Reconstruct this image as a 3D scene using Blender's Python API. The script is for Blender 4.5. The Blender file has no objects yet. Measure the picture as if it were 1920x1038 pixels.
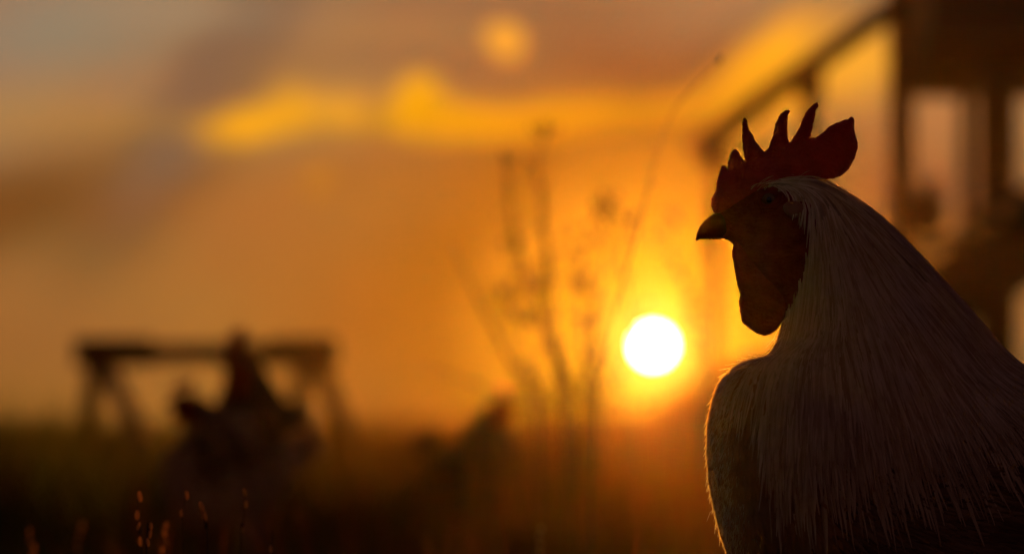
import bpy, bmesh, math, random
import numpy as np
from mathutils import Vector, Matrix, noise
from mathutils.bvhtree import BVHTree
from mathutils.geometry import delaunay_2d_cdt

random.seed(7); rng = np.random.default_rng(7)
S = bpy.context.scene
COL = S.collection

# ------------------------------------------------------------------ camera
FPX = 9134.0            # focal length in photograph pixels (12 degrees across)
CAMZ, HORIZON = 0.39, 820.0
cam_d = bpy.data.cameras.new('camera'); cam = bpy.data.objects.new('camera', cam_d); COL.objects.link(cam)
cam_d.sensor_width = 36.0; cam_d.lens = 36.0*FPX/1920.0
cam.location = (0, 0, CAMZ)
cam.rotation_euler = (math.radians(90)+math.atan((HORIZON-519)/FPX), 0, 0)
cam_d.clip_start = 0.05; cam_d.clip_end = 5000
cam_d.dof.use_dof = True; cam_d.dof.focus_distance = 3.01
APERTURE = 0.0225       # metres, diameter of the iris
cam_d.dof.aperture_fstop = cam_d.lens/1000.0/APERTURE
S.camera = cam
S.view_settings.view_transform = 'Standard'; S.view_settings.look = 'None'
S.view_settings.gamma = 1.0; S.view_settings.exposure = 0.0
S.render.engine = 'CYCLES'
S.cycles.use_denoising = True
S.cycles.max_bounces = 6; S.cycles.volume_bounces = 0; S.cycles.transparent_max_bounces = 8
S.cycles.diffuse_bounces = 3; S.cycles.sample_clamp_indirect = 3.0

SUNPX, SUNPY = 1225.0, 648.0
SUN_AZ = math.atan((SUNPX-960)/FPX); SUN_EL = math.atan((HORIZON-SUNPY)/FPX)
SUN_DIR = Vector((math.sin(SUN_AZ)*math.cos(SUN_EL), math.cos(SUN_AZ)*math.cos(SUN_EL), math.sin(SUN_EL)))

def hexc(h):
    h = h.lstrip('#'); r = []
    for i in (0, 2, 4):
        c = int(h[i:i+2], 16)/255.0
        r.append(c/12.92 if c <= .04045 else ((c+.055)/1.055)**2.4)
    return tuple(r)

# ------------------------------------------------------------------ sky
world = bpy.data.worlds.new('World'); S.world = world; world.use_nodes = True
nt = world.node_tree; nt.nodes.clear()
class E:
    "a little expression wrapper round Math nodes"
    def __init__(s, sock): s.s = sock
    @staticmethod
    def op(o, *a):
        n = nt.nodes.new('ShaderNodeMath'); n.operation = o
        for i, x in enumerate(a):
            if isinstance(x, E): nt.links.new(x.s, n.inputs[i])
            else: n.inputs[i].default_value = float(x)
        return E(n.outputs[0])
    def __add__(s, o): return E.op('ADD', s, o)
    __radd__ = __add__
    def __sub__(s, o): return E.op('SUBTRACT', s, o)
    def __rsub__(s, o): return E.op('SUBTRACT', o, s)
    def __mul__(s, o): return E.op('MULTIPLY', s, o)
    __rmul__ = __mul__
def clampE(x, lo=0, hi=1): return E.op('MINIMUM', E.op('MAXIMUM', x, lo), hi)
def expE(x): return E.op('EXPONENT', x)
def mixc(fac, a, b):
    n = nt.nodes.new('ShaderNodeMix'); n.data_type = 'RGBA'; n.clamp_factor = True
    if isinstance(fac, E): nt.links.new(fac.s, n.inputs[0])
    else: n.inputs[0].default_value = fac
    for v, i in ((a, 6), (b, 7)):
        if isinstance(v, tuple): n.inputs[i].default_value = (*v[:3], 1)
        else: nt.links.new(v, n.inputs[i])
    return n.outputs[2]
def addc(a, b, fac=1.0, mode='ADD'):
    n = nt.nodes.new('ShaderNodeMix'); n.data_type = 'RGBA'; n.blend_type = mode; n.clamp_factor = False
    if isinstance(fac, E): nt.links.new(fac.s, n.inputs[0])
    else: n.inputs[0].default_value = fac
    for v, i in ((a, 6), (b, 7)):
        if isinstance(v, tuple): n.inputs[i].default_value = (*v[:3], 1)
        else: nt.links.new(v, n.inputs[i])
    return n.outputs[2]
tc = nt.nodes.new('ShaderNodeTexCoord'); sep = nt.nodes.new('ShaderNodeSeparateXYZ')
nt.links.new(tc.outputs['Generated'], sep.inputs[0])
dx, dy, dz = (E(sep.outputs[i]) for i in range(3))
# azimuth and elevation of the direction looked in, in steps of about 0.63 degrees
K = FPX/100.0
AZ = E.op('ARCTAN2', dx, dy)*K + 9.6
EL = 8.2 - E.op('ARCSINE', dz)*K
nz = nt.nodes.new('ShaderNodeTexNoise'); nz.inputs['Scale'].default_value = 20; nz.inputs['Detail'].default_value = 5
mp = nt.nodes.new('ShaderNodeMapping'); mp.inputs['Scale'].default_value = (1, 1, 2.2)
nt.links.new(tc.outputs['Generated'], mp.inputs[0]); nt.links.new(mp.outputs[0], nz.inputs['Vector'])
nsep = nt.nodes.new('ShaderNodeSeparateColor'); nt.links.new(nz.outputs['Color'], nsep.inputs[0])
n1, n2, n3 = (E(nsep.outputs[i]) for i in range(3))
U = AZ + (n1-.5)*1.3; V = EL + (n2-.5)*1.0
def blob(cx, cy, a, b, rot=0, amp=1.0, sharp=1.0):
    c, s = math.cos(math.radians(rot)), math.sin(math.radians(rot))
    x, y = U-cx/100, V-cy/100
    p = (x*c + y*s)*(100/a); q = (y*c - x*s)*(100/b)
    r = p*p + q*q
    if sharp != 1.0: r = E.op('POWER', r, sharp)
    return expE(r*-1.0)*amp
sky = nt.nodes.new('ShaderNodeTexSky'); sky.sky_type = 'NISHITA'; sky.sun_disc = False
sky.sun_elevation = SUN_EL; sky.sun_rotation = SUN_AZ; sky.air_density = 1.5; sky.dust_density = 3.0
SKY_K = 0.055
base = addc(sky.outputs[0], (SKY_K*1.6, SKY_K*.66, SKY_K*.80), 1.0, 'MULTIPLY')
dsu, dsv = AZ-SUNPX/100, EL-SUNPY/100
dist2 = dsu*dsu + dsv*dsv
# cloud deck lit by the low sun: strong within some 20 degrees of it
height = clampE((9.0-EL)*(1/11.0))                    # 0 at the horizon, 1 above the frame
warm = mixc(height, hexc('#a86420'), hexc('#a07a54'))
low = blob(650, 560, 620, 300, 0, .55); warm = mixc(low, warm, hexc('#b47028'))
CL = [  # colour, x, y, a, b, rotation, strength, sharpness
 ('#8a826c', 60, 60, 420, 190, -20, .85, 1),
 ('#b88246', 60, 225, 260, 70, 4, .75, 1),
 ('#6a451c', 20, 400, 330, 105, -14, .95, 1.3),
 ('#74502a', 290, 340, 280, 95, -50, .8, 1.6),
 ('#76604a', 420, 120, 330, 85, -58, .95, 2),
 ('#8d5f36', 560, 150, 160, 70, -15, .5, 1),
 ('#a89070', 330, 20, 200, 40, 0, .4, 1),
 ('#b98650', 640, 120, 150, 90, -30, .45, 1),
 ('#7a5a48', 900, 0, 350, 38, 2, .5, 1),
 ('#8a5c44', 800, 110, 230, 35, 4, .55, 1),
 ('#6c4838', 1230, 105, 230, 85, 6, 1.0, 1.5),
 ('#a8805e', 1330, 20, 240, 60, -10, .6, 1),
 ('#a85c1c', 930, 420, 260, 90, -38, .65, 1),
 ('#a85a1c', 1060, 320, 280, 55, 4, .7, 1),
 ('#b87028', 700, 350, 260, 60, -4, .45, 1),
 ('#a06030', 150, 640, 260, 90, 0, .35, 1),
 ('#c28050', 1740, 190, 190, 110, -10, .6, 1),
 ('#8a5644', 1680, 370, 200, 70, 0, .75, 1),
 ('#c87028', 1690, 450, 160, 40, 0, .55, 1),
 ('#a87040', 1880, 650, 170, 100, 0, .75, 1),
 ('#c46a04', 1130, 620, 430, 260, 0, .85, 1),
 ('#dc901c', 840, 222, 500, 28, -1, .8, 1.25),
 # the bright gap under the deck
 ('#f09a18', 470, 232, 85, 38, -16, 1.0, 1.5),
 ('#e8941c', 545, 200, 45, 45, 0, .85, 1.5),
 ('#e8962a', 630, 205, 60, 38, 0, .85, 1.4),
 ('#fca404', 765, 188, 55, 52, 0, 1.0, 1.6),
 ('#f8a005', 880, 212, 130, 36, 3, 1.0, 1.6),
 ('#f89c02', 1060, 210, 190, 38, -2, 1.0, 1.6),
 ('#ee9508', 1250, 205, 170, 30, -3, .95, 1.5),
 ('#f0981c', 1400, 135, 170, 50, -32, 1.0, 1.5),
 ('#f5a01c', 1440, 215, 150, 38, -28, 1.0, 1.5),
 ('#f8a434', 1600, 125, 110, 70, -20, .95, 1.5),
 ('#e69436', 950, 70, 36, 34, 0, 1.0, 1.8),
 ('#c87c24', 583, 338, 34, 34, 0, .65, 2),
]
colr = warm
for c, x, y, a, b, r, s, sh in CL:
    g_ = (1.35 if x < 950 or x > 1500 else 1.9) if sh >= 1.3 and hexc(c)[0] > .7 else 1.0; h_ = hexc(c)
    w_ = blob(x, y, a, b, r, s, sh)
    if g_ > 1: w_ = w_*clampE(.5+n3)
    colr = mixc(w_, colr, (h_[0]*g_, h_[1]*g_*.97 if g_ > 1 else h_[1], h_[2]))
deck = expE(dist2*(-1/32.0**2))
# away from the frame the same deck breaks up into ordinary cloud
veil = clampE(deck*(.75+n3*.5))
skycol = mixc(veil, base, colr)
# the added haze box, standing in for lens glare, glows in front of the sky, so the sky behind is that much dimmer
HAZE_D, HAZE_G, HAZE_L = .00009, .968, 37.0
SUN_E, SUN_C = 5.0, (1.0, .33, .035)
ph = E.op('POWER', dist2*(HAZE_G/K**2) + (1-HAZE_G)**2, -1.5)*((1-HAZE_G**2)/(4*math.pi)*HAZE_D*HAZE_L*SUN_E*.85)
skycol = addc(skycol, (.92, 1.09, 1.1), 1.0, 'MULTIPLY')
dim = E.op('MAXIMUM', 1.0 - ph*(1/.52), .12)
vs = nt.nodes.new('ShaderNodeVectorMath'); vs.operation = 'SCALE'; nt.links.new(skycol, vs.inputs[0]); nt.links.new(dim.s, vs.inputs['Scale'])
skycol = vs.outputs[0]
# the aureole of the thin cloud before the sun
def aur(w, col, amp, p=1.0):
    global skycol
    d = dist2*(1/w**2)
    if p != 1.0: d = E.op('POWER', d, p)
    f = expE(d*-1.0)*amp
    skycol = addc(skycol, col, f, 'ADD')
AUR = [(.80, (.5, .80, .22), .45, 1.0), (1.35, (.32, .36, -.08), .50, 1.0), (3.1, (.33, .27, -.20), .85, 1.0)]
for w, c, a, p in AUR: aur(w, c, a, p)
disc = E.op('LESS_THAN', dist2, (math.tan(math.radians(.193))*K)**2)
skycol = addc(skycol, (26, 21, 12), disc, 'ADD')
mx = nt.nodes.new('ShaderNodeVectorMath'); mx.operation = 'MAXIMUM'; nt.links.new(skycol, mx.inputs[0]); mx.inputs[1].default_value = (0, 0, 0)
bg = nt.nodes.new('ShaderNodeBackground'); nt.links.new(mx.outputs[0], bg.inputs['Color']); bg.inputs['Strength'].default_value = 1.0
wo = nt.nodes.new('ShaderNodeOutputWorld'); nt.links.new(bg.outputs[0], wo.inputs['Surface'])
world.cycles.sampling_method = 'MANUAL'; world.cycles.sample_map_resolution = 1024

# ------------------------------------------------------------------ sun
sd = bpy.data.lights.new('sun', 'SUN'); so = bpy.data.objects.new('sun', sd); COL.objects.link(so)
sd.energy = SUN_E; sd.angle = math.radians(.53); sd.color = SUN_C
so.rotation_euler = (-SUN_DIR).to_track_quat('-Z', 'Y').to_euler()

# ------------------------------------------------------------------ helpers
def P(px, py, d):
    "the point seen at that place of the photograph, d metres ahead"
    return Vector(((px-960)/FPX*d, d, CAMZ+(HORIZON-py)/FPX*d))
def tag(o, label=None, cat=None, group=None, kind=None):
    if label: o['label'] = label
    if cat: o['category'] = cat
    if group: o['group'] = group
    if kind: o['kind'] = kind
    return o
def thing(name, label, cat, loc=(0, 0, 0), rz=0, group=None, scale=1):
    o = bpy.data.objects.new(name, None); COL.objects.link(o); o.empty_display_size = .05
    o.location = loc; o.rotation_euler = (0, 0, rz); o.scale = (scale,)*3
    return tag(o, label, cat, group)
def obj(name, verts, faces, mat, parent=None, smooth=True, tint=None, mats=None, midx=None):
    me = bpy.data.meshes.new(name)
    if isinstance(verts, np.ndarray):
        me.vertices.add(len(verts)); me.vertices.foreach_set('co', verts.astype(np.float32).ravel())
        f = faces; k = f.shape[1]
        me.loops.add(f.size); me.loops.foreach_set('vertex_index', f.astype(np.int32).ravel())
        me.polygons.add(len(f)); me.polygons.foreach_set('loop_start', np.arange(0, f.size, k, dtype=np.int32))
        me.update(calc_edges=True); me.validate()
    else:
        me.from_pydata([tuple(v) for v in verts], [], faces)
    for m in (mats or [mat]): me.materials.append(m)
    if midx is not None: me.polygons.foreach_set('material_index', midx)
    if smooth: me.polygons.foreach_set('use_smooth', [True]*len(me.polygons))
    if tint is not None:
        at = me.attributes.new('tint', 'FLOAT', 'POINT'); at.data.foreach_set('value', np.asarray(tint, dtype=np.float32))
    o = bpy.data.objects.new(name, me); COL.objects.link(o)
    if parent: o.parent = parent
    return o
class MB:
    def __init__(s): s.v = []; s.f = []
    def box(s, c, size, rot=None, bevel=0):
        c = Vector(c); h = Vector(size)/2; n = len(s.v)
        for i in range(8):
            p = Vector((h.x*(1 if i & 1 else -1), h.y*(1 if i & 2 else -1), h.z*(1 if i & 4 else -1)))
            if rot is not None: p = rot @ p
            s.v.append(c+p)
        for q in ((0, 2, 3, 1), (4, 5, 7, 6), (0, 1, 5, 4), (2, 6, 7, 3), (0, 4, 6, 2), (1, 3, 7, 5)): s.f.append(tuple(n+k for k in q))
    def beam(s, a, b, w, t):
        "a squared timber from a to b: w in the picture's plane, t in depth"
        a, b = Vector(a), Vector(b); d = (b-a); L = d.length; z = d.normalized()
        y = Vector((0, 1, 0)); y = (y - z*y.dot(z)).normalized(); x = y.cross(z)
        s.box((a+b)/2, (w, t, L), Matrix((x, y, z)).transposed())
    def tube(s, pts, rad, seg=6, cap=True):
        pts = [Vector(p) for p in pts]; n0 = len(s.v); up = Vector((0, 1, 0))
        for i, p in enumerate(pts):
            t = (pts[min(i+1, len(pts)-1)]-pts[max(i-1, 0)]).normalized()
            a = t.cross(up)
            if a.length < 1e-3: a = t.cross(Vector((1, 0, 0)))
            a.normalize(); b = t.cross(a); r = rad[i] if hasattr(rad, '__len__') else rad
            for k in range(seg):
                an = 2*math.pi*k/seg; s.v.append(p+(a*math.cos(an)+b*math.sin(an))*r)
        for i in range(len(pts)-1):
            for k in range(seg):
                a, b = n0+i*seg+k, n0+i*seg+(k+1) % seg
                s.f.append((a, b, b+seg, a+seg))
        if cap:
            s.f.append(tuple(n0+k for k in range(seg))[::-1]); e = n0+(len(pts)-1)*seg; s.f.append(tuple(e+k for k in range(seg)))
    def ball(s, c, r, m=None, nu=8, nv=6):
        n0 = len(s.v); c = Vector(c)
        r = Vector(r) if hasattr(r, '__len__') else Vector((r, r, r))
        for j in range(1, nv):
            th = math.pi*j/nv
            for i in range(nu):
                ph = 2*math.pi*i/nu; p = Vector((r.x*math.sin(th)*math.cos(ph), r.y*math.sin(th)*math.sin(ph), r.z*math.cos(th)))
                s.v.append(c+(m @ p if m else p))
        for z in (1, -1):
            p = Vector((0, 0, r.z*z)); s.v.append(c+(m @ p if m else p))
        t, b = len(s.v)-2, len(s.v)-1
        for j in range(nv-2):
            for i in range(nu):
                a, d = n0+j*nu+i, n0+j*nu+(i+1) % nu; s.f.append((a, a+nu, d+nu, d))
        for i in range(nu):
            s.f.append((t, n0+i, n0+(i+1) % nu)); q = n0+(nv-2)*nu; s.f.append((b, q+(i+1) % nu, q+i))
    def build(s, name, mat, parent=None, smooth=False, bevel=0):
        o = obj(name, s.v, s.f, mat, parent, smooth)
        if bevel:
            m = o.modifiers.new('bevel', 'BEVEL'); m.width = bevel; m.segments = 2
        return o
def catmull(pts, n=6):
    pts = [Vector(p) for p in pts]; out = []
    for i in range(len(pts)-1):
        p0, p1, p2, p3 = pts[max(i-1, 0)], pts[i], pts[i+1], pts[min(i+2, len(pts)-1)]
        for k in range(n):
            t = k/n
            out.append(.5*((2*p1)+(p2-p0)*t+(2*p0-5*p1+4*p2-p3)*t*t+(3*p1-p0-3*p2+p3)*t**3))
    out.append(pts[-1]); return out

# ------------------------------------------------------------------ materials
def mat(name, col, rough=.8, spec=.3, transl=0.0, tcol=None, var=None, bump=0, bscale=80, tint=0.0, sss=0, alt=None):
    m = bpy.data.materials.new(name); m.use_nodes = True; t = m.node_tree; n = t.nodes; n.clear()
    out = n.new('ShaderNodeOutputMaterial'); pr = n.new('ShaderNodeBsdfPrincipled')
    pr.inputs['Roughness'].default_value = rough; pr.inputs['Specular IOR Level'].default_value = spec
    src = None
    tcn = n.new('ShaderNodeTexCoord')
    if var:
        c2, sc, stretch = var
        nn = n.new('ShaderNodeTexNoise'); nn.inputs['Scale'].default_value = sc; nn.inputs['Detail'].default_value = 5
        mm = n.new('ShaderNodeMapping'); mm.inputs['Scale'].default_value = stretch
        t.links.new(tcn.outputs['Object'], mm.inputs[0]); t.links.new(mm.outputs[0], nn.inputs['Vector'])
        rp = n.new('ShaderNodeValToRGB'); rp.color_ramp.elements[0].position = .38; rp.color_ramp.elements[1].position = .62
        rp.color_ramp.elements[0].color = (*col, 1); rp.color_ramp.elements[1].color = (*c2, 1)
        t.links.new(nn.outputs['Fac'], rp.inputs[0]); src = rp.outputs[0]
    else:
        rgb = n.new('ShaderNodeRGB'); rgb.outputs[0].default_value = (*col, 1); src = rgb.outputs[0]
    if tint:
        at = n.new('ShaderNodeAttribute'); at.attribute_name = 'tint'
        mx = n.new('ShaderNodeMix'); mx.data_type = 'RGBA'
        t.links.new(at.outputs['Fac'], mx.inputs[0]); t.links.new(src, mx.inputs[6])
        mx.inputs[7].default_value = (*(alt or tuple(c*tint for c in col)), 1); src = mx.outputs[2]
    t.links.new(src, pr.inputs['Base Color'])
    if sss:
        pr.inputs['Subsurface Weight'].default_value = sss; pr.inputs['Subsurface Radius'].default_value = (1, .25, .1); pr.inputs['Subsurface Scale'].default_value = .004
    if bump:
        nb = n.new('ShaderNodeTexNoise'); nb.inputs['Scale'].default_value = bscale; nb.inputs['Detail'].default_value = 6
        t.links.new(tcn.outputs['Object'], nb.inputs['Vector'])
        bp = n.new('ShaderNodeBump'); bp.inputs['Strength'].default_value = bump; bp.inputs['Distance'].default_value = .002
        t.links.new(nb.outputs['Fac'], bp.inputs['Height']); t.links.new(bp.outputs[0], pr.inputs['Normal'])
    if transl:
        tr = n.new('ShaderNodeBsdfTranslucent')
        if tcol: tr.inputs['Color'].default_value = (*tcol, 1)
        else: t.links.new(src, tr.inputs['Color'])
        ms = n.new('ShaderNodeMixShader'); ms.inputs[0].default_value = transl
        t.links.new(pr.outputs[0], ms.inputs[1]); t.links.new(tr.outputs[0], ms.inputs[2]); t.links.new(ms.outputs[0], out.inputs[0])
    else: t.links.new(pr.outputs[0], out.inputs[0])
    return m
M = {
 'soil': mat('soil', (.035, .028, .012), var=((.02, .028, .008), 1.2, (1, 1, 1)), rough=1, spec=0),
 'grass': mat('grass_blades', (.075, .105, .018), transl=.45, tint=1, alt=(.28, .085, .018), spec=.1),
 'stem': mat('dry_stem', (.08, .05, .025), transl=.15, rough=.9),
 'seed': mat('seed_head', (.45, .28, .15), transl=.5, tcol=(.75, .50, .25), rough=.8),
 'comb': mat('comb_skin', (.24, .014, .008), rough=.55, spec=.35, bump=1.0, bscale=520, var=((.42, .022, .012), 90, (1, 1, 1)), transl=.13, tcol=(.7, .015, .004)),
 'wattle': mat('wattle_skin', (.17, .010, .006), rough=.75, spec=.08, bump=1.0, bscale=480, var=((.26, .016, .008), 70, (1, 1, 1)), transl=.04, tcol=(.6, .012, .004)),
 'face': mat('face_skin', (.15, .008, .004), rough=.8, spec=.06, bump=.9, bscale=600, var=((.20, .014, .008), 120, (1, 1, 1))),
 'beak': mat('horn_beak', (.08, .014, .007), rough=.85, spec=.03, var=((.05, .012, .006), 60, (1, 1, 1))),
 'lobe': mat('earlobe_skin', (.26, .10, .06), rough=.6, bump=.5, bscale=500),
 'eye': mat('eye_amber', (.10, .025, .008), rough=.15, spec=.5),
 'barbs': mat('down_barbs', (.45, .24, .12), transl=.7, tcol=(1.0, .95, .75), rough=.6, spec=.5),
 'pupil': mat('eye_pupil', (.004, .004, .004), rough=.05, spec=.9),
 'down': mat('down_underlayer', (.42, .30, .21), rough=1, spec=0, var=((.30, .20, .14), 60, (1, 1, .4))),
 'cream': mat('cream_feathers', (.78, .59, .45), transl=.22, tcol=(.55, .34, .16), tint=1, alt=(.40, .25, .16), rough=.9, spec=.05),
 'breast': mat('breast_feathers', (.40, .18, .09), transl=.35, tcol=(.62, .36, .16), tint=1, alt=(.24, .12, .06), rough=.9, spec=.04),
 'wing': mat('wing_feathers', (.20, .09, .05), transl=.1, var=((.40, .24, .15), 26, (1, 1, 1.6)), tint=1, alt=(.13, .05, .03), rough=.8, spec=.15),
 'shank': mat('shank_scales', (.45, .30, .10), rough=.6, bump=.5, bscale=300),
 'darkf': mat('dark_feathers', (.03, .016, .012), tint=1, alt=(.015, .01, .01), transl=.05, rough=.7),
 'darkd': mat('dark_down', (.03, .016, .012), rough=1),
 'greyf': mat('grey_feathers', (.45, .36, .34), tint=1, alt=(.25, .18, .16), transl=.15, rough=.8),
 'greyd': mat('grey_down', (.32, .25, .24), rough=1),
 'wood': mat('weathered_timber', (.11, .07, .04), rough=.85, var=((.10, .06, .035), 9, (1, 1, .15)), bump=.5, bscale=60),
 'wood2': mat('pale_timber', (.34, .24, .14), rough=.8, var=((.26, .18, .10), 9, (1, 1, .15)), bump=.4, bscale=60),
 'darkwood': mat('dark_timber', (.035, .022, .014), rough=.85, var=((.025, .016, .01), 7, (1, 1, .2))),
 'paint': mat('slate_painted_boards', (.034, .036, .052), rough=.6, var=((.026, .028, .04), 5, (1, 1, 1))),
 'roof': mat('dark_roof_felt', (.03, .03, .035), rough=.9, bump=.4, bscale=90),
 'blue': mat('blue_grey_painted_wood', (.10, .11, .16), rough=.7),
 'hedge': mat('hedge_leaves', (.04, .045, .015), transl=.2, tcol=(.10, .07, .02), rough=.9),
}

# ------------------------------------------------------------------ ground and field
FIELD = 40.0
def gh(x, y):
    h = .03*np.sin(x*.7+1)*np.sin(y*.23) + .02*np.sin(x*2.3+y*.9)
    h = h*np.clip((np.hypot(x, y-3)-1.2)/4, 0, 1)
    h = h + .62*np.exp(-((x-1.60)/.95)**2-((y-26)/4)**2) + .16*np.exp(-((x-.20)/.48)**4-((y-22)/2)**2)
    h = h + .30*np.exp(-((y-39)/7)**2)          # the field lifts a little before its far edge
    return h
def ground():
    nx, ny = 120, 160
    xs = np.linspace(-30, 30, nx); ys = np.linspace(-8, FIELD, ny)
    X, Y = np.meshgrid(xs, ys); Z = gh(X, Y)
    v = np.stack([X, Y, Z], -1).reshape(-1, 3)
    i = np.arange((nx-1)*(ny-1)); r, c = i//(nx-1), i % (nx-1); a = r*nx+c
    f = np.stack([a, a+1, a+nx+1, a+nx], 1)
    tag(obj('ground', v, f, M['soil']), kind='structure')
ground()

def blades(px, py, h, w, lean, tint, seg=3, droop=.35):
    n = len(px); ang = rng.uniform(0, 2*math.pi, n); la = rng.uniform(0, 2*math.pi, n)
    z0 = gh(px, py) - .01
    V_ = np.zeros((n, 2*seg+1, 3)); cw, sw = np.cos(ang), np.sin(ang)
    for k in range(seg+1):
        t = k/seg; ox = np.cos(la)*lean*h*(t**1.8); oy = np.sin(la)*lean*h*(t**1.8)
        zz = z0+h*(t-droop*lean*t**3)
        ww = w*(1-t)**.6*.5 if k < seg else 0
        if k < seg:
            V_[:, 2*k] = np.stack([px+ox-cw*ww, py+oy-sw*ww, zz], 1); V_[:, 2*k+1] = np.stack([px+ox+cw*ww, py+oy+sw*ww, zz], 1)
        else: V_[:, 2*seg] = np.stack([px+ox, py+oy, zz], 1)
    b = np.arange(n)*(2*seg+1); F = []
    for k in range(seg-1):
        F.append(np.stack([b+2*k, b+2*k+1, b+2*k+3, b+2*k], 1)*0+np.stack([b+2*k, b+2*k+1, b+2*k+3, b+2*k+2], 1))
    T = np.stack([b+2*seg-2, b+2*seg-1, b+2*seg], 1)
    quads = np.concatenate(F)
    tris = np.concatenate([T, quads[:, [0, 1, 2]], quads[:, [0, 2, 3]]])
    return V_.reshape(-1, 3), tris, np.repeat(tint, 2*seg+1)
def scatter(n, y0, y1, spread0, k):
    y = np.sqrt(rng.uniform(0, 1, n)*(y1**2-y0**2)+y0**2); x = rng.uniform(-1, 1, n)*(spread0+k*y)
    return x, y
def grass():
    parts = []
    def add(n, y0, y1, h0, h1, w, lean=.5, s0=1.1, k=.14, cond=None):
        x, y = scatter(n, y0, y1, s0, k)
        cl = .5+.5*np.sin(x*3.1+np.sin(y*1.7)*2)*np.sin(y*1.3+x)
        cl = cl*.6+rng.uniform(0, 1, n)*.4
        keep = rng.uniform(0, 1, n) < .25+.9*cl
        # shorter where the birds have scratched and trodden
        h = (h0+(h1-h0)*cl*rng.uniform(.5, 1, n))
        x, y, h, cl = x[keep], y[keep], h[keep], cl[keep]
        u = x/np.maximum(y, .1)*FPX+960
        dry = np.clip((u-450)/700, 0, 1)  # orange wash near the sun, put into blade colour by view column
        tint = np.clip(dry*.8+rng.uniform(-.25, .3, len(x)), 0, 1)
        parts.append(blades(x, y, h, w*rng.uniform(.6, 1.3, len(x)), lean*rng.uniform(.2, 1.2, len(x)), tint))
    add(9000, .9, 3.6, .08, .20, .005, s0=1.0)
    add(23200, 3.4, 8, .16, .33, .006, k=.24)
    add(37700, 7, 14, .20, .40, .007, k=.24)
    add(49300, 13, 26, .24, .45, .009, k=.24)
    add(55100, 24, 39.5, .24, .42, .013, k=.24)
    # taller tufts that stand against the sky
    add(500, 12, 30, .42, .60, .008, .35)
    # clumps that reach up to the horizon line and above
    cl = [(20, 9, .58, 200), (62, 10, .56, 160), (-30, 11, .54, 160), (150, 13, .58, 200), (240, 12, .52, 160), (340, 12, .46, 120), (680, 14, .47, 120), (610, 12, .45, 120), (720, 11, .44, 100), (1120, 9, .44, 100), (1000, 14, .47, 200), (1060, 15, .48, 200)]
    cl += [(random.uniform(990, 1340), random.uniform(4.6, 7.5), random.uniform(.34, .40), 150) for _ in range(44)]
    cl += [(random.uniform(-100, 1400), random.uniform(8, 34), random.uniform(.40, .50), 90) for _ in range(120)]
    cl += [(random.uniform(-60, 1340), random.uniform(3.6, 7), random.uniform(.26, .36), 60) for _ in range(46)]
    for _ in range(60):   # uneven, ragged top of the far grass, thicker at the left
        cl.append((random.choice([random.uniform(-100, 420), random.uniform(420, 1340)]), random.uniform(10, 26), random.uniform(.42, .51), 150))
    for px, d, hh, n in cl:
        cx = (px-960)/FPX*d; r = np.abs(rng.normal(0, .055, n)); a = rng.uniform(0, 2*math.pi, n)
        x, y = cx+r*np.cos(a), d+r*np.sin(a); dry = min(1, max(0, (px-450)/700))  # clumps take the same painted orange wash
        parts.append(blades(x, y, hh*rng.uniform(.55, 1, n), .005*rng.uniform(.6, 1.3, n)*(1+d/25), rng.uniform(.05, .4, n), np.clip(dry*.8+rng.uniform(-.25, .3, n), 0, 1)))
    n = 800; d = rng.uniform(3.6, 10, n); x = (rng.uniform(250, 1345, n)-960)/FPX*d      # broad dry blades, added for warm lit blotches
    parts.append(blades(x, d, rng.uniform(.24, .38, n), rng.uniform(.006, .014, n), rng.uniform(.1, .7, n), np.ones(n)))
    v, f, t, o = [], [], [], 0
    for a, b, c in parts: v.append(a); f.append(b+o); t.append(c); o += len(a)
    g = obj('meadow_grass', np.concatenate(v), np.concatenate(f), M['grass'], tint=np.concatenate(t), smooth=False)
    tag(g, 'tall dark meadow grass covering the field', 'grass', kind='stuff')
grass()

# ------------------------------------------------------------------ birds
R0 = 3004.0   # photograph pixels per metre at the near rooster
OX = 1700.0
def L2(px, py): return ((px-OX)/R0, CAMZ+(HORIZON-py)/R0)
SL = [ # dorsal point, ventral point, half width (mm)
 (1350, 392, 1356, 447, 4), (1362, 384, 1368, 452, 8), (1385, 370, 1384, 470, 12), (1412, 355, 1402, 505, 16), (1440, 343, 1428, 545, 19),
 (1480, 333, 1455, 575, 22), (1530, 336, 1468, 592, 27), (1578, 359, 1471, 608, 32), (1622, 387, 1467, 626, 38), (1664, 422, 1461, 642, 43),
 (1704, 462, 1455, 656, 48), (1762, 524, 1445, 671, 55), (1802, 569, 1425, 678, 61), (1842, 614, 1388, 690, 66), (1882, 660, 1356, 722, 71),
 (1927, 698, 1338, 770, 75), (1980, 724, 1331, 835, 79), (2035, 738, 1336, 905, 82), (2085, 744, 1350, 975, 84), (2128, 745, 1374, 1045, 84),
 (2162, 742, 1425, 1130, 82), (2192, 735, 1525, 1205, 78), (2218, 725, 1690, 1235, 70), (2243, 710, 1880, 1195, 58), (2266, 690, 2040, 1080, 44),
 (2286, 662, 2170, 930, 30), (2300, 640, 2250, 800, 18), (2306, 635, 2290, 700, 8)]
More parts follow.
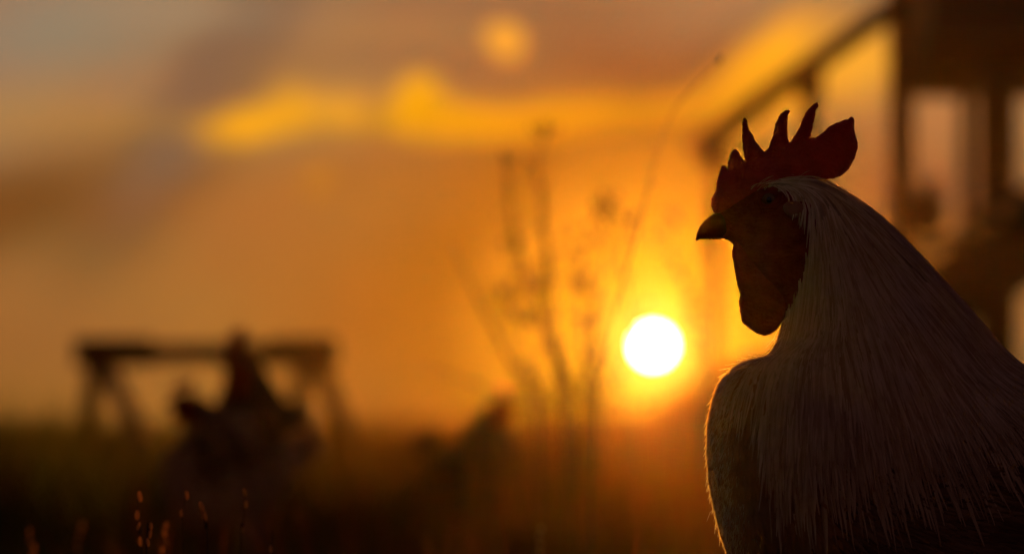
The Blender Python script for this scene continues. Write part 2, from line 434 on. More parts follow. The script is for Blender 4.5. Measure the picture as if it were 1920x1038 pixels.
def body_mesh(hen=False, dz=0):
    nseg = 28; rows = []
    A = catmull([(a, b, 0) for a, b, *_ in SL], 4); B = catmull([(s[2], s[3], 0) for s in SL], 4); W = catmull([(s[4], 0, 0) for s in SL], 4)
    verts, faces = [], []
    for a, b, w in zip(A, B, W):
        c = (a+b)/2; h = (a-b)/2
        if hen and c.y < 700:
            k = min(1, (700-c.y)/200); h = h*(1-.18*k)
        for k in range(nseg):
            an = 2*math.pi*k/nseg
            q = c+h*math.cos(an); x, z = L2(q.x, q.y)
            verts.append((x, math.sin(an)*w.x/1000*(1.0), z+dz))
    n = len(A)
    for i in range(n-1):
        for k in range(nseg):
            a, b = i*nseg+k, i*nseg+(k+1) % nseg; faces.append((a, b, b+nseg, a+nseg))
    faces.append(tuple(range(nseg))); faces.append(tuple((n-1)*nseg+k for k in range(nseg))[::-1])
    return verts, [tuple(reversed(f)) for f in faces]
FRONT = [(330, 1412), (345, 1416), (362, 1470), (378, 1500), (395, 1512), (430, 1520), (470, 1512), (520, 1498), (570, 1480), (600, 1470), (650, 1452), (690, 1440), (760, 1432), (1300, 1432)]
def frontx(py):
    if py < FRONT[0][0]: return FRONT[0][1]
    for (a, b), (c, d) in zip(FRONT, FRONT[1:]):
        if py <= c: return b+(d-b)*(py-a)/(c-a)
    return FRONT[-1][1]
def topx(v): return OX+v[0]*R0, HORIZON-(v[2]-CAMZ)*R0

def inflate(poly, thick, step, dens=None, power=.6, z=0, jit=0, rim=0.0):
    "outline in photograph pixels -> a closed solid with thickness; returns verts, faces in bird space"
    pts = [Vector((x, y)) for x, y in poly]; bd = []
    for i, p in enumerate(pts):
        q = pts[(i+1) % len(pts)]; m = max(1, int(round((q-p).length/step)))
        for k in range(m):
            r = p.lerp(q, k/m)
            if jit: r = r+Vector((random.uniform(-jit, jit), random.uniform(-jit, jit)))
            bd.append(r)
    nb = len(bd); xs = [p.x for p in bd]; ys = [p.y for p in bd]
    P2 = np.array([(p.x, p.y) for p in bd]); Q2 = np.roll(P2, -1, 0)
    def inside(x, y):
        c = ((P2[:, 1] > y) != (Q2[:, 1] > y)) & (x < (Q2[:, 0]-P2[:, 0])*(y-P2[:, 1])/(Q2[:, 1]-P2[:, 1]+1e-12)+P2[:, 0])
        return c.sum() % 2 == 1
    def dist(x, y):
        d = Q2-P2; t = np.clip(((x-P2[:, 0])*d[:, 0]+(y-P2[:, 1])*d[:, 1])/((d**2).sum(1)+1e-12), 0, 1)
        return np.hypot(P2[:, 0]+t*d[:, 0]-x, P2[:, 1]+t*d[:, 1]-y).min()
    inner = []; s2 = dens or step*1.3
    y = min(ys)
    while y < max(ys):
        x = min(xs)
        while x < max(xs):
            X, Y = x+random.uniform(-.25, .25)*s2, y+random.uniform(-.25, .25)*s2
            if inside(X, Y) and dist(X, Y) > s2*.5: inner.append(Vector((X, Y)))
            x += s2
        y += s2
    allp = bd+inner
    ov, oe, of, *_ = delaunay_2d_cdt(allp, [(i, (i+1) % nb) for i in range(nb)], [], 1, 1e-6)
    ds = [dist(p.x, p.y) for p in ov]; 
    verts, top, bot = [], [], []
    for p, d in zip(ov, ds):
        x, zz = L2(p.x, p.y)
        if d < 1e-3: verts.append((x, z, zz)); top.append(len(verts)-1); bot.append(len(verts)-1)
        else:
            t = thick(p.x, p.y, d)
            verts.append((x, z-t, zz)); top.append(len(verts)-1); verts.append((x, z+t, zz)); bot.append(len(verts)-1)
    faces = [tuple(top[i] for i in f) for f in of]+[tuple(bot[i] for i in reversed(f)) for f in of]
    return verts, faces
COMB = [(1338.6,401),(1334,386.6),(1333.4,372.8),(1337.7,365),(1342.6,354),(1343.3,342),(1349.4,323.4),(1354,311),(1358,309.5),(1362.4,314),(1365.5,317),(1365.5,305),(1371,289.5),(1376.6,279.3),(1381.8,278.7),(1385,283.3),(1388,291),(1394,300.3),(1396.6,300.3),(1394,283.3),(1392,258.7),(1392.6,234),(1394.8,223.2),(1397.8,221),(1401,224.8),(1402.5,235.5),(1409.6,249.4),(1418.8,266.4),(1426.5,277.2),(1431,281.8),(1435.8,282.7),(1440.4,280.3),(1445,268),(1450.6,249.4),(1454.3,231),(1462,215.5),(1471,207),(1479,204.7),(1482.6,206.9),(1482.6,210.9),(1478.3,217),(1477.4,234),(1477.4,252.5),(1479.5,266.4),(1482.6,267.3),(1489.7,255.6),(1499,238.6),(1505,221.7),(1512.9,207.8),(1523.6,197),(1532.9,191.5),(1536.6,193.3),(1536,198.5),(1530.7,206.3),(1528.3,218.6),(1525.2,234),(1521.5,249.4),(1522,258),(1529.8,258),(1543.7,247.9),(1556,237),(1568.4,229.4),(1583.8,224.8),(1592.4,223.2),(1594.6,218.6),(1598.6,218),(1601.7,221),(1602.9,234),(1603.2,249.4),(1607.8,258.7),(1610,269.5),(1608.4,283.3),(1602.3,298.8),(1593,315.7),(1580.7,328),(1565.3,334.2),(1546.8,336.7),(1528.3,336.4),(1500,352),(1450,368),(1400,392),(1365,405)]
BEAK = [(1350,396),(1338,401),(1331,405),(1321.7,412.9),(1312.4,423.6),(1306.3,437.5),(1304,449.9),(1306.3,452.3),(1311.8,448.3),(1334,447.5),(1352.5,445.2),(1368,445.2),(1375.6,448.3),(1392,440),(1395,415),(1375,396)]
BEAKLO = [(1320,446.5),(1345,444),(1368,443),(1385,447),(1392,460),(1380,458),(1374,450.5),(1350,448.5),(1330,449)]
WATTLE = [(1378,452),(1374,462),(1371.6,470.8),(1371.6,480),(1374.7,490.9),(1375.6,501.7),(1378.7,517),(1381.8,535.6),(1388,554),(1384.9,566.4),(1386.4,585),(1391,606.5),(1405,618.2),(1417.3,626),(1431,630.6),(1443.5,627.5),(1454.3,618.8),(1462,606.5),(1469,597),(1482,560),(1492,510),(1480,460),(1440,440),(1400,440)]
def smallcomb(): # a hen's comb: the same shape, much lower
    return [(x*.62+1420*.38-8, 360+(y-400)*.50) for x, y in COMB]

def feathers(bvh, roots, flow, length, width, lift, nst=5, rough=.10, tintf=None, base_off=.0008, curl=0, fray=0):
    V_, F_, T_ = [], [], []
    for r in roots:
        p = Vector(r); L = length(p)*random.uniform(.75, 1.2); w = width(p)*random.uniform(.6, 1.3)
        loc, nrm, *_ = bvh.find_nearest(p)
        tw = random.uniform(-rough, rough); ti = tintf(p) if tintf else random.random()
        lf = lift(p)*random.uniform(.4, 1.5); n0 = len(V_); pos = loc.copy(); side0 = None; d = None
        for k in range(nst+1):
            t = k/nst
            q, nrm, *_ = bvh.find_nearest(pos)
            f = flow(pos); f = f-nrm*f.dot(nrm)
            if f.length < 1e-6: f = Vector((0, 0, -1))
            f.normalize(); s = nrm.cross(f).normalized(); f = (f+s*tw).normalized()
            c = q+nrm*(base_off+lf*t*t)
            hw = w*.5*(math.sin(math.pi*min(.97, (t*.8+.2)))**.7)
            V_.append(c-s*hw); V_.append(c+nrm*hw*.35); V_.append(c+s*hw); T_ += [ti]*3
            pos = q+f*(L/nst)
        for k in range(nst):
            a = n0+3*k; F_.append((a, a+1, a+4, a+3)); F_.append((a+1, a+2, a+5, a+4))
    return np.array([tuple(v) for v in V_]), np.array(F_), np.array(T_)
def fuzz(bvh, roots, flow, length, width, out=.6):
    "short fine barbs that stand off the surface"
    V_, F_, T_ = [], [], []
    for r in roots:
        p = Vector(r); q, nrm, *_ = bvh.find_nearest(p)
        f = flow(q); f = (f-nrm*f.dot(nrm)).normalized()
        rnd = Vector((random.gauss(0, 1), random.gauss(0, 1), random.gauss(0, 1)))*.25
        L = length*random.uniform(.4, 1.3); d = (f+nrm*out*random.uniform(.2, 1.2)+rnd).normalized()
        s = d.cross(Vector((random.gauss(0, 1), random.gauss(0, 1), random.gauss(0, 1)))).normalized()*width*.5
        n0 = len(V_); a = q+nrm*.0005; m = a+d*L*.5; e = a+(d+f*.35).normalized()*L
        V_ += [a-s, a+s, m+s*.7, m-s*.7, e+s*.25, e-s*.25]; F_ += [(n0, n0+1, n0+2, n0+3), (n0+3, n0+2, n0+4, n0+5)]; T_ += [random.random()*.4]*6
    return np.array([tuple(v) for v in V_]), np.array(F_), np.array(T_)
def join(*ps):
    v, f, t, o = [], [], [], 0
    for a, b, c in ps: v.append(a); f.append(b+o); t.append(c); o += len(a)
    return np.concatenate(v), np.concatenate(f), np.concatenate(t)

def bird(root, dz=0, hen=False, detail=1.0, pal=None, legs=True, fz=1.0, tail=1.0):
    pal = pal or dict(down='down', hackle='cream', breast='breast', wing='wing', tail='wing')
    bv, bf = body_mesh(hen, dz)
    mi = []
    for f in bf:
        c = sum((Vector(bv[i]) for i in f), Vector())/len(f); px, py = topx((c.x, c.y, c.z-dz))
        mi.append(1 if (px < frontx(py)+4 and py < 640) else 0)
    obj('body', bv, bf, None, root, mats=[M[pal['down']], M['face']], midx=mi)
    bvh = BVHTree.FromPolygons([Vector(v) for v in bv], [f for f in bf])
    # area weighted points on the body
    cen, area = [], []
    for f in bf[:-2]:
        q = [Vector(bv[i]) for i in f]; cen.append(q); area.append(((q[1]-q[0]).cross(q[3]-q[0])).length)
    area = np.array(area); area /= area.sum()
    def sample(n, test):
        out = []; tries = 0
        while len(out) < n and tries < 60:
            tries += 1
            for i in rng.choice(len(cen), size=n, p=area):
                q = cen[i]; a, b = random.random(), random.random()
                p = q[0].lerp(q[1], a).lerp(q[3].lerp(q[2], a), b)
                px, py = topx((p.x, p.y, p.z-dz))
                if test(px, py, p): out.append(p)
                if len(out) >= n: break
        return out
    ox, oz = L2(1512, 250); O = Vector((ox, 0, oz+dz))
    def flow_h(p):
        d = p-O; d.y *= .35
        px, py = topx((p.x, p.y, p.z-dz))
        if py < 400 and px < 1580: # feathers of the crown sweep back over the skull
            k = min(1, (400-py)/60); return Vector((1, 0, -.25-.9*(1-k)))*k+d.normalized()*(1-k)
        return d.normalized()
    def flow_b(p):
        px, py = topx((p.x, p.y, p.z-dz)); k = min(1, max(0, (px-1420)/320))
        return Vector((.05+k*.95, 0, -1+k*.72)).normalized()
    def in_h(px, py, p):
        if px < frontx(py)+random.uniform(-3, 4): return False
        lim = 766 if px < 1700 else 766-(px-1700)*.26
        return py < lim-random.random()**2*60+random.random()**2*110
    def in_b(px, py, p): return (py > 672) and (px < 1580 or py > 700) and (px < 1640+random.gauss(0, 60) or py < 840+random.gauss(0, 20) or px > 2150) and not (px > 1440 and px < 2000 and py < 835-max(0, px-1700)*.36)
    def in_w(px, py, p): return px > 1500+abs(random.gauss(0, 90)) and px < 2150 and py > 862+random.gauss(0, 26)+max(0, 1640-px)*.4 and py < 1120 and abs(p.y) > .03
    nH, nB, nW = (int(c*detail) for c in (9000, 6500, 4200))
    mm = lambda v: (lambda p: v/1000)
    def hl(p):
        px, py = topx((p.x, p.y, p.z-dz)); return (14+min(1, max(0, (py-330)/260))*42)/1000
    def hw(p):
        px, py = topx((p.x, p.y, p.z-dz)); return (.9+min(1, max(0, (py-330)/350))*1.3)/1000/max(.35, detail)**.5
    h = feathers(bvh, sample(nH, in_h), flow_h, hl, hw, lambda p: (.9+min(1, max(0, (topx((p.x, p.y, p.z-dz))[1]-600)/150))*2.2)/1000, 6, .10, base_off=.0016)
    parts = [h]
    if fz: parts.append(fuzz(bvh, sample(int(1600*detail), lambda x, y, p: in_h(x, y, p)), flow_h, .006, .00022, .25))
    v, f, t = join(*parts); obj('hackle', v, f, M[pal['hackle']], root, tint=t)
    b = feathers(bvh, sample(nB, in_b), flow_b, mm(17), lambda p: .0055/max(.35, detail)**.5, mm(1.6), 4, .3)
    parts = [b]
    v, f, t = join(*parts); bp_ = obj('breast_plumage', v, f, M[pal['breast']], root, tint=t)
    if fz:
        v, f, t = join(fuzz(bvh, sample(int(22000*detail), lambda x, y, p: y > 590 and x < 1480-random.random()*110 and abs(p.y) < .02+random.random()*.025), flow_b, .0052, .00042, .75),
                       fuzz(bvh, sample(900, lambda x, y, p: y > 590 and (x < 1480) and abs(p.y) < .035), flow_b, .009, .0005, .6))
        obj('down_barbs', v, f, M['barbs'], bp_)
    for sgn in (-1, 1):
        w = feathers(bvh, sample(nW//2, lambda x, y, p: in_w(x, y, p) and p.y*sgn > 0), flow_b, lambda p: .030, lambda p: .0048, mm(1.4), 5, .25, base_off=.0012)
        obj('wing', *w[:2], M[pal['wing']], root, tint=w[2])
    # tail: curved plumes
    V_, F_, T_ = [], [], []; bx, bz = L2(2275, 700); nT = 26 if not hen else 14
    for k in range(nT):
        a = math.radians((random.uniform(25, 80) if tail >= 1 else random.uniform(-20, 20)) if not hen else random.uniform(5, 25)); L = random.uniform(.16, .30) if not hen else random.uniform(.06, .09)
        L *= tail
        yb = random.uniform(-.02, .02); n0 = len(V_); pos = Vector((bx-.02, yb, bz+dz+random.uniform(-.02, .02))); ti = random.random(); ys = yb*2.5
        for i in range(11):
            t = i/10; w = .011*min(1, tail*1.3)*math.sin(math.pi*(.15+.83*t))**.6
            d = Vector((math.cos(a), ys, math.sin(a))).normalized(); nn = Vector((-d.z, 0, d.x)).normalized()
            V_ += [pos-nn*w, pos+Vector((0, .002, 0)), pos+nn*w]; T_ += [ti]*3
            pos = pos+d*L/10; a -= math.radians(random.uniform(9, 13) if not hen else 3)
        for i in range(10):
            q = n0+3*i; F_ += [(q, q+1, q+4, q+3), (q+1, q+2, q+5, q+4)]
    obj('tail', np.array([tuple(v) for v in V_]), np.array(F_), M[pal['tail']], root, tint=T_)
    # comb, beak, wattles, eyes, ear lobes
    shift = lambda vf: ([(x, y, z+dz) for x, y, z in vf[0]], vf[1])
    comb = COMB if not hen else smallcomb()
    st = 3.0 if detail >= 1 else 8
    def ct(x, y, d):
        nzv = noise.noise(Vector((x*.12, y*.12, 3)))
        base = .0058*(1-math.exp(-d/9))*(1+.15*nzv)
        return base + .0016*max(0, min(1, (y-300)/60))
    v, f = shift(inflate(comb, ct, st, dens=st*1.5, jit=1.0 if detail >= 1 else 0)); obj('comb', v, f, M['comb'], root)
    def bt(x, y, d): return min(.0075, .0075*math.sqrt(max(0, (x-1302)/75)))*(1-math.exp(-d/7))+.0002
    v, f = shift(inflate(BEAK, bt, st, dens=st*1.2)); bk = obj('beak', v, f, M['beak'], root)
    def bt2(x, y, d): return .0045*(1-math.exp(-d/3))+.0002
    v, f = shift(inflate(BEAKLO, bt2, st, dens=st*.8)); obj('lower_mandible', v, f, M['beak'], bk)
    def wt(x, y, d): return .0034*(1-math.exp(-d/8))*(1+.3*noise.noise(Vector((x*.05, y*.03, 9))))
    for sgn in (-1, 1):
        wp = WATTLE if sgn < 0 else [(x+2, y*.98+8) for x, y in WATTLE]
        if hen: wp = [(1385+(x-1385)*.7, 455+(y-455)*.5) for x, y in wp]
        v, f = shift(inflate(wp, wt, st, dens=st*1.7, jit=.35 if detail >= 1 else 0, z=sgn*.0062))
        # hang slightly outward
        v = [(x, y+sgn*.006*math.sin(min(1, max(0, (CAMZ+.12+dz-z)/.05))*1.6), z) for x, y, z in v]
        obj('wattle', v, f, M['wattle'], root)
    for sgn in (-1, 1):
        def surf(px, py):
            x, z = L2(px, py); h_ = bvh.ray_cast(Vector((x, sgn*.3, z+dz)), Vector((0, -sgn, 0)))[0]
            return h_ or Vector((x, sgn*.015, z+dz))
        e = surf(1440, 377); m = MB()
        m.ball(e+Vector((0, -sgn*.0012, 0)), (.0046, .0030, .0044), nu=20, nv=12); eo = m.build('eye', M['eye'], root, True)
        m = MB(); m.ball(e+Vector((0, sgn*.0012, 0)), (.0019, .0009, .0019), nu=14, nv=8); m.build('pupil', M['pupil'], eo, True)
        if detail >= 1:
            for rr, th in ((.0056, .0011), (.0075, .0007)):
                m = MB(); ring = [e+Vector((math.cos(a)*rr*1.12, 0, math.sin(a)*rr)) for a in [i*2*math.pi/24 for i in range(24)]]
                ring = [(bvh.find_nearest(r)[0]+Vector((0, sgn*.0002, 0))) for r in ring]
                m.tube(ring+[ring[0]], th, 6, False); m.build('eyelid', M['face'], eo, True)
        lp = surf(1488, 396); m = MB(); rot = Matrix.Rotation(math.radians(18), 3, 'Y')
        m.ball(lp+Vector((0, sgn*.0008, 0)), (.0078, .0034, .0052), rot, 20, 12); m.build('ear_lobe', M['lobe'], root, True)
    if detail >= 1:
        # wrinkled skin tufts of fine hair-like feathers before the eye and by the comb's base
        V_, F_ = [], []
        for k in range(46):
            px = random.uniform(1405, 1500); py = 352-(px-1405)*.12+random.uniform(-3, 10); x, z = L2(px, py); hgt = bvh.ray_cast(Vector((x, -.3, z)), Vector((0, 1, 0)))[0]
            p0 = (hgt or Vector((x, -.01, z)))+Vector((0, -.001, 0)); L = random.uniform(.004, .010); a = math.radians(random.uniform(15, 60)); n0 = len(V_)
            for i in range(4):
                w = Vector((0, 0, .00013*(1-i/4))); V_ += [p0-w, p0+w]; p0 = p0+Vector((math.cos(a), -.1, math.sin(a)))*L/3; a -= .25
            for i in range(3): q = n0+2*i; F_.append((q, q+1, q+3, q+2))
        obj('brow_bristles', V_, F_, M['cream'], root)
    if legs:
        for sgn in (-1, 1):
            y = sgn*.034; hip = Vector((L2(1800, 1160)[0], y, L2(1800, 1160)[1])); hock = Vector((hip.x+.035, y, .125)); ank = Vector((hip.x-.005, y, .018))
            m = MB(); m.tube(catmull([hip+Vector((0, 0, .02)), hip+Vector((.01, 0, -.01)), hock+Vector((-.008, 0, .035)), hock], 4), [.034, .036, .038, .038, .037, .034, .031, .027, .022, .017, .013, .011, .010], 12)
            lg = m.build('leg', M[pal['down']], root, True)
            m = MB(); m.tube([hock+Vector((0, 0, .01)), hock, hock.lerp(ank, .5), ank], [.008, .0095, .0068, .008], 10)
            m.tube([hock.lerp(ank, .65), hock.lerp(ank, .65)+Vector((.018, 0, .004))], [.0045, .001], 7)
            m.build('shank', M['shank'], lg, True)
            m = MB()
            for a, L in ((180, .062), (150, .05), (212, .05), (10, .028)):
                d = Vector((math.cos(math.radians(a)), math.sin(math.radians(a)), 0))
                m.tube([ank, ank+d*L*.4+Vector((0, 0, -.006)), ank+d*L*.85+Vector((0, 0, -.011)), ank+d*L+Vector((0, 0, -.016))], [.0075, .006, .005, .0012], 8)
            m.build('foot', M['shank'], lg, True)
    return root
near = thing('rooster', 'large cream rooster with upright red comb, sharp in the foreground at right', 'rooster', (L2(OX, 0)[0]+(OX-960)/R0, 3.04, 0))
bird(near)
NOLEG = dict()
def place_bird(name, label, cat, hx, hy, d, scale, face=1, rz=0, **kw):
    "put a bird so that the top of its comb is seen at hx, hy"
    top = P(hx, hy, d); hen = kw.get('hen', False)
    lx, lz = L2(1500, 195 if not hen else 330)
    lz += kw.get('dz', 0)
    ang = rz+(math.pi if face < 0 else 0)
    off = Matrix.Rotation(ang, 3, 'Z') @ Vector((lx*scale, 0, 0))
    z = top.z-lz*scale
    t = thing(name, label, cat, (top.x-off.x, d-off.y, z), ang, 'chickens behind the near rooster', scale)
    bird(t, **kw)
    return t
dark = dict(down='darkd', hackle='darkf', breast='darkf', wing='darkf', tail='darkf')
grey = dict(down='down', hackle='darkf', breast='cream', wing='greyf', tail='greyf')  # pale breast colour imitates the sunlit patch on this hen
duo = dict(down='darkd', hackle='darkf', breast='greyf', wing='greyf', tail='darkf')
place_bird('rooster', 'blurred dark-necked rooster standing in front of the sawhorse', 'rooster', 447, 606, 9.2, 1.0, rz=1.12, detail=.12, pal=duo, fz=0, tail=.12)
place_bird('hen', 'blurred small grey hen just left of the dark-necked rooster', 'hen', 358, 728, 8.2, .82, rz=.6, hen=True, detail=.12, pal=grey, fz=0)
place_bird('hen', 'blurred dark hen half sunk in the grass beside the tall weeds', 'hen', 938, 738, 9.4, .83, face=-1, rz=-.9, hen=True, detail=.12, pal=dark, fz=0)

# ------------------------------------------------------------------ sawhorse
def sawhorse():
    d = 20.0; c = P(388, HORIZON, d); t = thing('sawhorse', 'weathered wooden sawhorse standing in the far grass at left', 'sawhorse', (c.x, d, 0))
    def q(px, py, y=0): p = P(px, py, d); return Vector((p.x-c.x, y, p.z))
    m = MB(); m.beam(q(140, 662), q(636, 662), .085, .10); m.build('top_beam', M['darkwood'], t, bevel=.006)
    for a, b in ((140, 290), (500, 632)):
        m = MB(); m.box((q(a, 0).x/2+q(b, 0).x/2, 0, q(0, 676).z), (q(b, 0).x-q(a, 0).x, .16, .045)); m.box((q(a, 0).x/2+q(b, 0).x/2, 0, q(0, 640).z), (q(b, 0).x-q(a, 0).x, .12, .03)); m.build('gusset', M['darkwood'], t, bevel=.004)
    for (x0, x1, mt) in ((176, 135, 'darkwood'), (204, 362, 'blue'), (568, 515, 'darkwood'), (600, 735, 'darkwood')):
        y0 = .05 if x1 < x0 else -.05
        p0 = q(x0, 688, y0); z1 = float(gh(c.x, d)); p1 = Vector((q(x1, 0).x, y0*5.2, z1))
        m = MB(); m.beam(p0, p1, .080, .055)
        o = m.build('leg', M[mt], t, bevel=.004)
        if mt == 'blue': o['label'] = 'leg with worn blue-grey paint'
sawhorse()

# ------------------------------------------------------------------ raised cabin and its stairs
def cabin():
    d = 20.0; c = P(1900, HORIZON, d)
    t = thing('raised_cabin', 'dark slate-painted cabin raised on posts at the upper right', 'cabin', (c.x, d, 0))
    def q(px, py, y=0): p = P(px, py, d); return Vector((p.x-c.x, y, p.z))
    zf = q(0, 78).z
    x0 = q(1742, 0).x; W = 2.6; H = 2.1
    m = MB()
    nb = 14; bh = H/nb
    m.box((x0+W/2, .9, zf+H/2), (W, 2.2, H))
    for i in range(nb): m.box((x0+W/2, -.21, zf+bh*(i+.5)), (W+.02, .022, bh*.93))
    m.build('wall', M['paint'], t)
    m = MB(); m.beam(q(1735, 66), q(1735, 66)+Vector((W+.1, 0, -.16)), .07, .14)
    m.box((x0+W/2, .9, zf-.05), (W+.04, 2.1, .09)); m.build('floor_frame', M['darkwood'], t)
    m = MB()
    for s in (0, 1):
        m.box((x0+W/2, .9+(-.75 if s == 0 else .75), zf+H+.28), (W+.5, 1.75, .05), Matrix.Rotation(math.radians(22 if s == 0 else -22), 3, 'X'))
    m.build('roof', M['roof'], t)
    m = MB(); m.box((x0+.9, -.235, zf+1.25), (.6, .03, .5)); wf = m.build('window', M['wood2'], t)
    m = MB(); m.box((x0+.9, -.255, zf+1.25), (.5, .012, .4)); m.build('pane', mat('window_glass', (.02, .02, .025), rough=.05, spec=.8), wf)
    for px, w, mt, y in ((1868, .15, 'darkwood', -.05), (1948, .12, 'darkwood', 1.8), (2480, .14, 'darkwood', -.05), (2480, .14, 'darkwood', 1.8), (1850, .06, 'wood', .9)):
        m = MB(); x = q(px, 0).x; zb = -.05
        m.box((x, y, (zb+zf-.05)/2), (w, w, zf-.05-zb)); m.build('post', M[mt], t, bevel=.006)
    # the landing
    return t
cabin()
def stairs():
    d = 19.0; c = P(1520, HORIZON, d)
    t = thing('wooden_stairs', 'wooden stairs with sloping handrail climbing to the raised cabin', 'stairs', (c.x, d, 0))
    def q(px, py, y=0): p = P(px, py, d); return Vector((p.x-c.x, y, p.z))
    m = MB(); m.beam(q(1296, 285), q(1690, 2), .085, .06); m.build('handrail', M['wood'], t, bevel=.006)
    for px, py, w, h2 in ((1340, 262, .05, 0), (1520, 135, .065, 0), (1692, -60, .098, 0)):
        top = q(px, py); m = MB(); m.box((top.x, .02, top.z/2-.02), (w, w, top.z+.04)); m.build('post', M['wood'], t, bevel=.004)
        if px < 1600:
            m = MB(); m.box((top.x, -.03, top.z-.045), (.10, .06, .13)); m.build('bracket', M['darkwood'], t, bevel=.004)
    # stringers, treads
    for y in (.08, .95):
        m = MB(); a, b = q(1345, 822, y), q(2010, 415, y); m.beam(a, b, .27, .05); m.build('stringer', M['darkwood'], t)
    a, b = q(1345, 822), q(2010, 415); n = 9
    for i in range(n):
        p = a.lerp(b, (i+.5)/n); m = MB(); m.box((p.x, .515, p.z+.17), (.24, .80, .035)); m.build('tread', M['darkwood'], t, bevel=.003)
    m = MB(); a = q(1835, 408, -.02); b = q(1990, 350, -.02); m.beam(a, b, .11, .04); m.build('side_board', M['wood2'], t)
    # perch board where the small hen sits
    m = MB(); m.box((q(1750, 0).x, .10, q(0, 452).z), (.24, .22, .022)); m.build('perch_board', M['darkwood'], t)
    m = MB(); m.beam(q(1700, 436, .12), q(1740, 545, .12), .035, .03); m.build('perch_bracket', M['darkwood'], t)
    return t
stairs()
# the hen that rests on the perch board (legs folded under)
place_bird('hen', 'tiny blurred dark hen perched on a board of the wooden stairs', 'hen', 1754, 328, 19.1, .80, face=-1, rz=.7, hen=True, detail=.08, pal=dark, fz=0, dz=-.25, legs=False)

# ------------------------------------------------------------------ weeds
def weed(label, d, stems, rad=.003, heads=6, hs=.008, leafs=6, name='tall_weed', group='tall dry weeds'):
    if d > 5.1: d *= 1.15; rad *= 1.1; hs *= 1.1
    base = P(*stems[0][0], d); t = thing(name, label, 'weed', (base.x, d, 0), group=group)
    st, hd, lf = MB(), MB(), MB()
    for si, s in enumerate(stems):
        pts = [P(x, y, d)-Vector((base.x, d, 0)) for x, y in s]
        r0 = pts[0].copy(); r0.z = float(gh(base.x, d))-.02; r0.x *= .5
        if pts[0].z > r0.z+.02: pts = [r0]+pts
        for i, p in enumerate(pts): p.y += .02*math.sin(i*1.7+si*2.1)
        cv = catmull(pts, 5); n = len(cv); st.tube(cv, [rad*(1-.65*i/n) for i in range(n)], 5)
        for k in range(heads):
            i = int(n*(1-.45*random.random()**1.3))-1; p = cv[i]; o = Vector((random.uniform(-1, 1), random.uniform(-1, 1), random.uniform(.1, 1)))*hs*2.0
            st.tube([p, p+o], rad*.3, 4); hd.ball(p+o, (hs*random.uniform(.2, .4), hs*.3, hs*random.uniform(.35, .7)), nu=6, nv=4)
        p = cv[-1]; hd.ball(p, (hs*.45, hs*.45, hs*.9), nu=7, nv=5)
        for k in range(leafs):
            i = random.randrange(2, max(3, int(n*.7))); p = cv[i]; a = random.uniform(0, 6.28); L = random.uniform(.03, .07); n0 = len(lf.v)
            dv = Vector((math.cos(a), math.sin(a), .5)); w = Vector((-math.sin(a), math.cos(a), 0))*.004
            lf.v += [p, p+dv*L*.5+w, p+dv*L+Vector((0, 0, -.01)), p+dv*L*.5-w]; lf.f.append((n0, n0+1, n0+2, n0+3))
    st.build('stem', M['stem'], t, True)
    if hd.v: hd.build('seed_heads', M['stem'], t, True)
    if lf.v: lf.build('leaves', M['stem'], t)
    return t
weed('tallest dry weed with two upright stalks left of the sun', 6.6, [[(1062, 800), (1050, 690), (1036, 560), (1022, 430), (1008, 310), (1026, 240)], [(1058, 800), (1030, 640), (990, 520), (960, 400), (946, 290)]], .0052, 16, .010, 8)
weed('bare leaning stalk pointing up left, thick and straight', 6.4, [[(1010, 800), (955, 670), (900, 565), (853, 468)]], .0040, 0, .006, 0)
weed('dry weed with an arched drooping stalk beside the tallest weed', 6.2, [[(1075, 800), (1058, 690), (1020, 615), (975, 598), (958, 572), (975, 545), (1012, 535)]], .0048, 12, .009, 5)
weed('low bare stalk lying over to the left above the grass', 6.8, [[(980, 790), (930, 740), (860, 708), (780, 682)]], .0028, 0, .006, 0)
weed('branching dry weed with round seed heads close left of the sun', 7.4, [[(1090, 800), (1110, 660), (1128, 560), (1138, 470), (1138, 370)], [(1090, 800), (1095, 650), (1090, 560), (1090, 480)], [(1100, 800), (1135, 700), (1180, 610), (1165, 480), (1185, 410)]], .0034, 18, .011, 8)
weed('thin branching weed rising between sun and near rooster', 7.8, [[(1320, 810), (1312, 700), (1298, 560), (1262, 480), (1265, 400)], [(1320, 810), (1322, 640), (1310, 520), (1322, 450)], [(1316, 810), (1300, 640), (1285, 540), (1225, 440)]], .0019, 20, .010, 6)
weed('long thin grass stalk bending right above the sun', 4.7, [[(1110, 840), (1140, 640), (1196, 430), (1228, 305), (1265, 205), (1352, 112)]], .0013, 3, .004, 0)
for i, (x, y, d) in enumerate([(1120, 720, 7.1), (1005, 735, 7.5), (1135, 700, 8.2), (1180, 750, 7.7)]):
    weed(['short forked weed at the foot of the branching weed', 'short weed tuft at the foot of the leaning stalk', 'short wiry weed left below the sun', 'short bushy weed straight below the sun'][i], d,
         [[(x-10, 805), (x-14, 770), (x-random.uniform(20, 35), y)], [(x, 805), (x+5, 760), (x+12, y-25)], [(x+8, 805), (x+22, 770), (x+35, y+8)]], .0018, 4, .006, 5, name='short_weed', group='short weeds in the grass')
